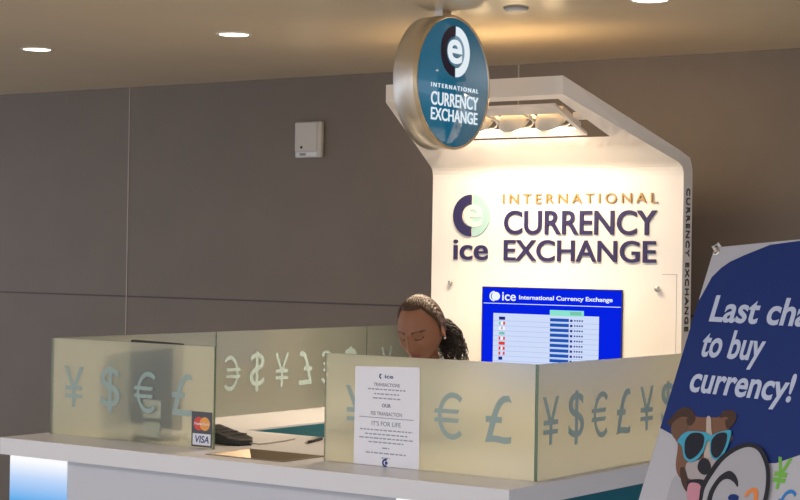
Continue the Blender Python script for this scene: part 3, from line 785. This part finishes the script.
def ear_mesh(s):
    b = bmesh.new(); bmesh.ops.create_uvsphere(b, u_segments=24, v_segments=16, radius=1)
    for v in b.verts:
        x, y, z = v.co
        rim = (y*y+z*z)
        v.co = Vector((s*(.006*x+.010*rim*(1 if y > -.6 else .4)), .017*y*(1+.25*z), .031*z))
    m_ = Matrix.Translation((s*.072, .012, -.004)) @ Matrix.Rotation(s*math.radians(18), 4, 'Z') @ Matrix.Rotation(math.radians(-8), 4, 'X')
    bmesh.ops.transform(b, verts=b.verts[:], matrix=HT @ m_)
    me = bpy.data.meshes.new('ear_shape'); b.to_mesh(me); b.free(); return me

# body skeleton -> skin surface
V, E_, R_ = [], [], []
def jv(p, r, par=None):
    V.append(Vector(p)); R_.append(r); 
    if par is not None: E_.append((par, len(V)-1))
    return len(V)-1
pel = jv((0, 0, .85), (.145, .105)); wst = jv((0, -.012, .96), (.115, .088), pel); chs = jv((0, -.04, 1.06), (.135, .10), wst)
uch = jv((0, -.066, 1.145), (.105, .075), chs); nkb = jv((0, -.088, 1.215), (.052, .052), uch); nkt = jv((0, -.108, 1.30), (.047, .047), nkb)
jv((0, -.122, 1.36), (.05, .05), nkt)
hands = []
for s in (-1, 1):
    sh = jv((s*.150, -.06, 1.135), (.058, .058), uch); el = jv((s*.205, -.205, 1.03), (.043, .043), sh)
    fm = jv((s*.175, -.33, 1.005), (.037, .037), el)
    wr = jv((s*.135, -.455, .985), (.026, .020), fm)
    pm = jv((s*.125, -.495, .979), (.033, .016), wr); pk = jv((s*.120, -.525, .976), (.036, .014), pm)
    hp = jv((s*.085, .01, .78), (.092, .092), pel); kn = jv((s*.095, -.02, .46), (.058, .058), hp); cf = jv((s*.095, .0, .32), (.055, .055), kn)
    an = jv((s*.095, .02, .09), (.036, .036), cf); he = jv((s*.095, .01, .045), (.036, .036), an); jv((s*.10, -.10, .03), (.036, .026), he)
    hands.append((s, pm, pk))
def skin(name, V, E_, R_, sub=2, root=0):
    me = bpy.data.meshes.new(name); me.from_pydata([tuple(v) for v in V], E_, [])
    o = bpy.data.objects.new(name, me); C.objects.link(o)
    md = o.modifiers.new('skin', 'SKIN'); md.use_smooth_shade = True; md.branch_smoothing = .6
    for i, sv in enumerate(me.skin_vertices[0].data):
        r = R_[i]; sv.radius = r if isinstance(r, tuple) else (r, r); sv.use_root = (i == root)
    if sub:
        ss = o.modifiers.new('sub', 'SUBSURF'); ss.levels = sub; ss.render_levels = sub
    bpy.context.view_layer.update()
    ev = o.evaluated_get(bpy.context.evaluated_depsgraph_get())
    out = bpy.data.meshes.new_from_object(ev)
    bpy.data.objects.remove(o)
    return out
core = skin('body_shape', V, E_, R_)
fingers = []
for s, pm, pk in hands:
    root = V[pk]
    for k, (off, ln, dr) in enumerate(((-.027, .058, -.10), (-.009, .068, -.03), (.009, .073, .03), (.026, .066, .10))):
        # off runs from the little finger (outside) to the index (inside)
        bx_ = root+Vector((-s*off, .012, 0)); d = Vector((-s*dr, -1, 0)).normalized()
        pts = [bx_, bx_+d*.022+Vector((0, 0, .003)), bx_+d*(.022+ln*.42)+Vector((0, 0, .004)), bx_+d*(.022+ln*.74)+Vector((0, 0, -.005)), bx_+d*(.018+ln*.95)+Vector((0, 0, -.015))]
        fingers.append(skin('finger_shape', pts, [(0, 1), (1, 2), (2, 3), (3, 4)], [.0095, .009, .0085, .0075, .006], 2))
    tb = V[pm]+Vector((-s*.018, .01, 0))
    pts = [tb, tb+Vector((-s*.022, -.018, -.002)), tb+Vector((-s*.036, -.040, -.005)), tb+Vector((-s*.040, -.064, -.010))]
    fingers.append(skin('thumb_shape', pts, [(0, 1), (1, 2), (2, 3)], [.012, .0105, .0095, .007], 2))

def tmp(me):
    o = bpy.data.objects.new('shape', me); C.objects.link(o); return o
base_o = tmp(core)
parts_ = [tmp(x) for x in [hm, ear_mesh(-1), ear_mesh(1)]+fingers]
for p in parts_:
    md = base_o.modifiers.new('join', 'BOOLEAN'); md.operation = 'UNION'; md.solver = 'EXACT'; md.object = p
bpy.context.view_layer.update()
bodym = bpy.data.meshes.new_from_object(base_o.evaluated_get(bpy.context.evaluated_depsgraph_get()))
for p in parts_: bpy.data.objects.remove(p)
bpy.data.objects.remove(base_o)

pr = thing('person', 'woman with tied-back curly hair looking down behind the glass', 'person', tuple(PO))
pr.rotation_euler = (0, 0, HEADING)
def person_part(name, bm, mats, parent=None, smooth=True):
    me = bpy.data.meshes.new(name)
    for f in bm.faces: f.smooth = smooth
    bm.to_mesh(me); bm.free()
    for m in (mats if isinstance(mats, list) else [mats]): me.materials.append(m)
    o = bpy.data.objects.new(name, me); C.objects.link(o); o.parent = parent or pr
    return o
bb = bmesh.new(); bb.from_mesh(bodym)
inv = HT.inverted()
bb.normal_update()
for f in bb.faces:
    f.material_index = 0
    q = inv @ f.calc_center_median()
    if abs(q.x) < .09 and abs(q.z) < .13 and abs(q.y) < .13 and q.y < -.03:
        ax_ = abs(q.x)
        if q.y < -.06 and ax_ < .023*(1-.0) and -.0715+.15*ax_ < q.z < -.0505-.08*ax_: f.material_index = 1
        bz = .0285+.004*g(ax_, .03, .014)-.16*max(0, ax_-.045)
        if .013 < ax_ < .053 and abs(q.z-bz) < .0027: f.material_index = 2
        lz_ = .0015+.35*(ax_-.031)**2/.012*1.0
        if .017 < ax_ < .046 and abs(q.z-lz_) < .0027: f.material_index = 2
body_o = person_part('body', bb, [M['skin'], M['lip'], M['lash']])

# clothes: offset copies of the body surface, cut at neckline, cuffs and waist
def garment(name, keep, off, m):
    b = bmesh.new(); b.from_mesh(core); b.normal_update()
    for v in b.verts: v.co = v.co
    dead = [f for f in b.faces if not keep(f.calc_center_median())]
    bmesh.ops.delete(b, geom=dead, context='FACES')
    b.normal_update()
    for v in b.verts: v.co += v.normal*off*(1+.25*noise.noise(v.co*14))
    bmesh.ops.solidify(b, geom=b.faces[:], thickness=.004)
    return person_part(name, b, m)
def keep_top(c):
    if c.z < .84: return False
    if c.y < -.435: return False
    if abs(c.x) < .075 and c.z > 1.225-.35*max(0, -c.y-.10): return False
    return True
garment('blouse', keep_top, .010, M['blouse'])
garment('trousers', lambda c: .075 < c.z < .90 and c.y > -.12, .009, M['trousers'])
for s in (-1, 1):
    b = bmesh.new(); bmesh.ops.create_uvsphere(b, u_segments=24, v_segments=12, radius=1)
    for v in b.verts:
        x, y, z = v.co; v.co = Vector((s*.097+.046*x*(1-.15*abs(y)), -.045+.135*y, max(0, .042+.05*z*(1-.35*max(0, -y)))))
    person_part('shoe', b, M['shoe'])
# collar: two turned-down wings round the neck
b = bmesh.new()
for s in (-1, 1):
    prev = None
    for i in range(13):
        a = PI*i/12
        r = .060+.006*math.sin(a)
        x = s*r*math.sin(a)*1.0; y = -.095-r*math.cos(a)
        z = 1.212+.020*(1-math.cos(a))/2
        drop = .045 if i > 2 else .03+.035*(2-i)/2
        t_ = b.verts.new((x, y, z+.022)); l_ = b.verts.new((x*1.42, y-.018*math.cos(a)-.004, z+.022-drop))
        if prev: b.faces.new((prev[0], t_, l_, prev[1]))
        prev = (t_, l_)
bmesh.ops.recalc_face_normals(b, faces=b.faces[:]); bmesh.ops.solidify(b, geom=b.faces[:], thickness=.003)
person_part('collar', b, M['blouse'])

# slicked-back hair: shell over the skull with fine combed ridges
b = bmesh.new(); gr = {}
def hairline(d):
    # lowest dz of the hair for a direction
    dx, dy, dz = d
    f = -dy/max(1e-6, math.hypot(dx, dy))            # 1 at the front, -1 at the back
    if f > .55: return .80+.03*f
    if f > .05: return .15+.667*((f-.05)/.5)**.7
    if f > -.3: return -.05
    return -.45
HU, HVn = 180, 70
top_ = b.verts.new(head_point(0, 0, 1)*1.07)
for j in range(1, HVn+1):
    for i in range(HU):
        ph = 2*PI*i/HU
        dd = (math.sin(ph), -math.cos(ph), 0)
        hl = hairline((dd[0], dd[1], 0)); th1 = math.acos(max(-1, min(1, hl)))
        th = th1*j/HVn
        d = (math.sin(th)*dd[0], math.sin(th)*dd[1], math.cos(th))
        p = head_point(*d); n = p.normalized()
        lift_ = .0095*min(1, (1-j/HVn)*7+.16)+.0012*math.sin(p.x*900+3*math.sin(p.y*60))*min(1, (1-j/HVn)*5)
        gr[j, i] = b.verts.new(p+n*lift_)
for i in range(HU): b.faces.new((top_, gr[1, i], gr[1, (i+1) % HU]))
for j in range(1, HVn):
    for i in range(HU):
        k = (i+1) % HU; b.faces.new((gr[j, i], gr[j+1, i], gr[j+1, k], gr[j, k]))
bmesh.ops.recalc_face_normals(b, faces=b.faces[:]); bmesh.ops.transform(b, verts=b.verts[:], matrix=HT)
hair_o = person_part('hair', b, M['hair'])
# curly ponytail
b = bmesh.new()
root = HT @ Vector((.0, .085, .010)); rng = random.Random(3)
tail_dir = [Vector((0, 0, 0)), Vector((.020, .030, -.012)), Vector((.050, .046, -.06)), Vector((.078, .054, -.13)), Vector((.092, .052, -.22))]
def tail(t):
    x = t*(len(tail_dir)-1); i = min(int(x), len(tail_dir)-2); f = x-i
    return root+tail_dir[i].lerp(tail_dir[i+1], f)
for k in range(330):
    a = rng.uniform(0, 2*PI); rr = rng.uniform(.25, 1)**.6; ph = rng.uniform(0, 6.28); tl = rng.uniform(.55, 1.0); fq = rng.uniform(5, 8)
    pts = []
    for i in range(36):
        t = i/35*tl; w = .018+.046*min(1, t*2.2)*(1-.2*t)
        c = tail(t)+Vector((math.cos(a)*w*rr, math.sin(a)*w*rr*.9, 0))
        cr = .0078*min(1, t*6)
        c += Vector((math.cos(fq*2*PI*t+ph)*cr, math.sin(fq*2*PI*t+ph)*cr, .004*math.cos(fq*2*PI*t+ph)))
        pts.append(c)
    path_tube(b, pts, lambda q: .0026*(1-.5*q), 5)
person_part('ponytail', b, M['curls'], hair_o)
b = bmesh.new(); lathe(b, [(.020, -.006), (.024, 0), (.020, .006), (.014, .006), (.014, -.006), (.020, -.006)], root+Vector((.003, .012, 0)), (.2, 1, 0), 24); person_part('hair_tie', b, M['black'], hair_o)
for s in (-1, 1):
    b = bmesh.new(); bmesh.ops.create_uvsphere(b, u_segments=12, v_segments=8, radius=.0045)
    bmesh.ops.translate(b, verts=b.verts[:], vec=HT @ Vector((s*.082, .008, -.036))); person_part('earring', b, M['pearl'])

# ------------------------------------------------------------------ lights
def spot(name, loc, aim, power, col, ang, blend=.8, r=.04):
    l = bpy.data.lights.new(name, 'SPOT'); l.energy = power; l.color = col; l.spot_size = math.radians(ang); l.spot_blend = blend; l.shadow_soft_size = r
    o = bpy.data.objects.new(name, l); C.objects.link(o); o.location = loc
    o.rotation_euler = (Vector(aim)-Vector(loc)).to_track_quat('-Z', 'Y').to_euler(); return o
WARM = (1.0, .79, .57)
for x in LX:
    c = hood(x, .655, .012)+Vector((0, .62, -.78)).normalized()*.062
    spot('hood_spot', c, c+Vector((0, .6, -.8)), 7.5, WARM, 165, .8, .05)
    spot('counter_fill_spot', c, c+Vector((0, -.42, -.9)), 24, WARM, 140, .7, .05)  # extra beam added at each hood lamp to brighten the booth inside
    l = bpy.data.lights.new('lamp_back_spill', 'POINT'); l.energy = 1.6; l.color = (1, .72, .40); l.shadow_soft_size = .03
    o = bpy.data.objects.new('lamp_back_spill', l); C.objects.link(o); o.location = hood(x, .655, .085)
for (x, y) in ((-3.336, 1.038), (-2.152, 1.055), (-.155, 1.011)):
    spot('downlight_beam', (x, y, ZC-.012), (x, y, 0), 30, (1, .84, .60), 115, 1, .05)
# unseen fill lights added over the hall to brighten the counter front
for (x, y, e) in ((-3.5, -3.0, 26), (-.8, -3.0, 26), (2.0, -3.4, 26), (-2.2, -6.0, 30), (1.0, -6.0, 30)):
    l = bpy.data.lights.new('hall_fill_light', 'AREA'); l.energy = e; l.shape = 'DISK'; l.size = .5; l.color = (1, .95, .9)
    o = bpy.data.objects.new('hall_fill_light', l); C.objects.link(o); o.location = (x, y, ZC-.02)
w = bpy.data.worlds.new('concourse'); sc.world = w; w.use_nodes = True
bg = w.node_tree.nodes['Background']; bg.inputs[0].default_value = (.80, .86, 1.0, 1); bg.inputs[1].default_value = 1.5

# ------------------------------------------------------------------ camera
cam = bpy.data.cameras.new('camera'); co = bpy.data.objects.new('camera', cam); C.objects.link(co)
cam.sensor_width = 36; cam.lens = 1765.65/800*36; cam.clip_end = 100
CAMC = (2.775233, -4.682385, 1.627676)
CAMF, CAMR, CAMU = Vector((-0.575986, 0.817444, 0.005057)), Vector((0.817395, 0.575852, 0.016123)), Vector((-0.010268, -0.01342, 0.999857))
co.matrix_world = Matrix(((CAMR.x, CAMU.x, -CAMF.x, CAMC[0]), (CAMR.y, CAMU.y, -CAMF.y, CAMC[1]), (CAMR.z, CAMU.z, -CAMF.z, CAMC[2]), (0, 0, 0, 1)))
sc.camera = co
vs = sc.view_settings
vs.view_transform = 'Standard'; vs.look = 'None'; vs.exposure = 0; vs.gamma = 1; vs.use_curve_mapping = False
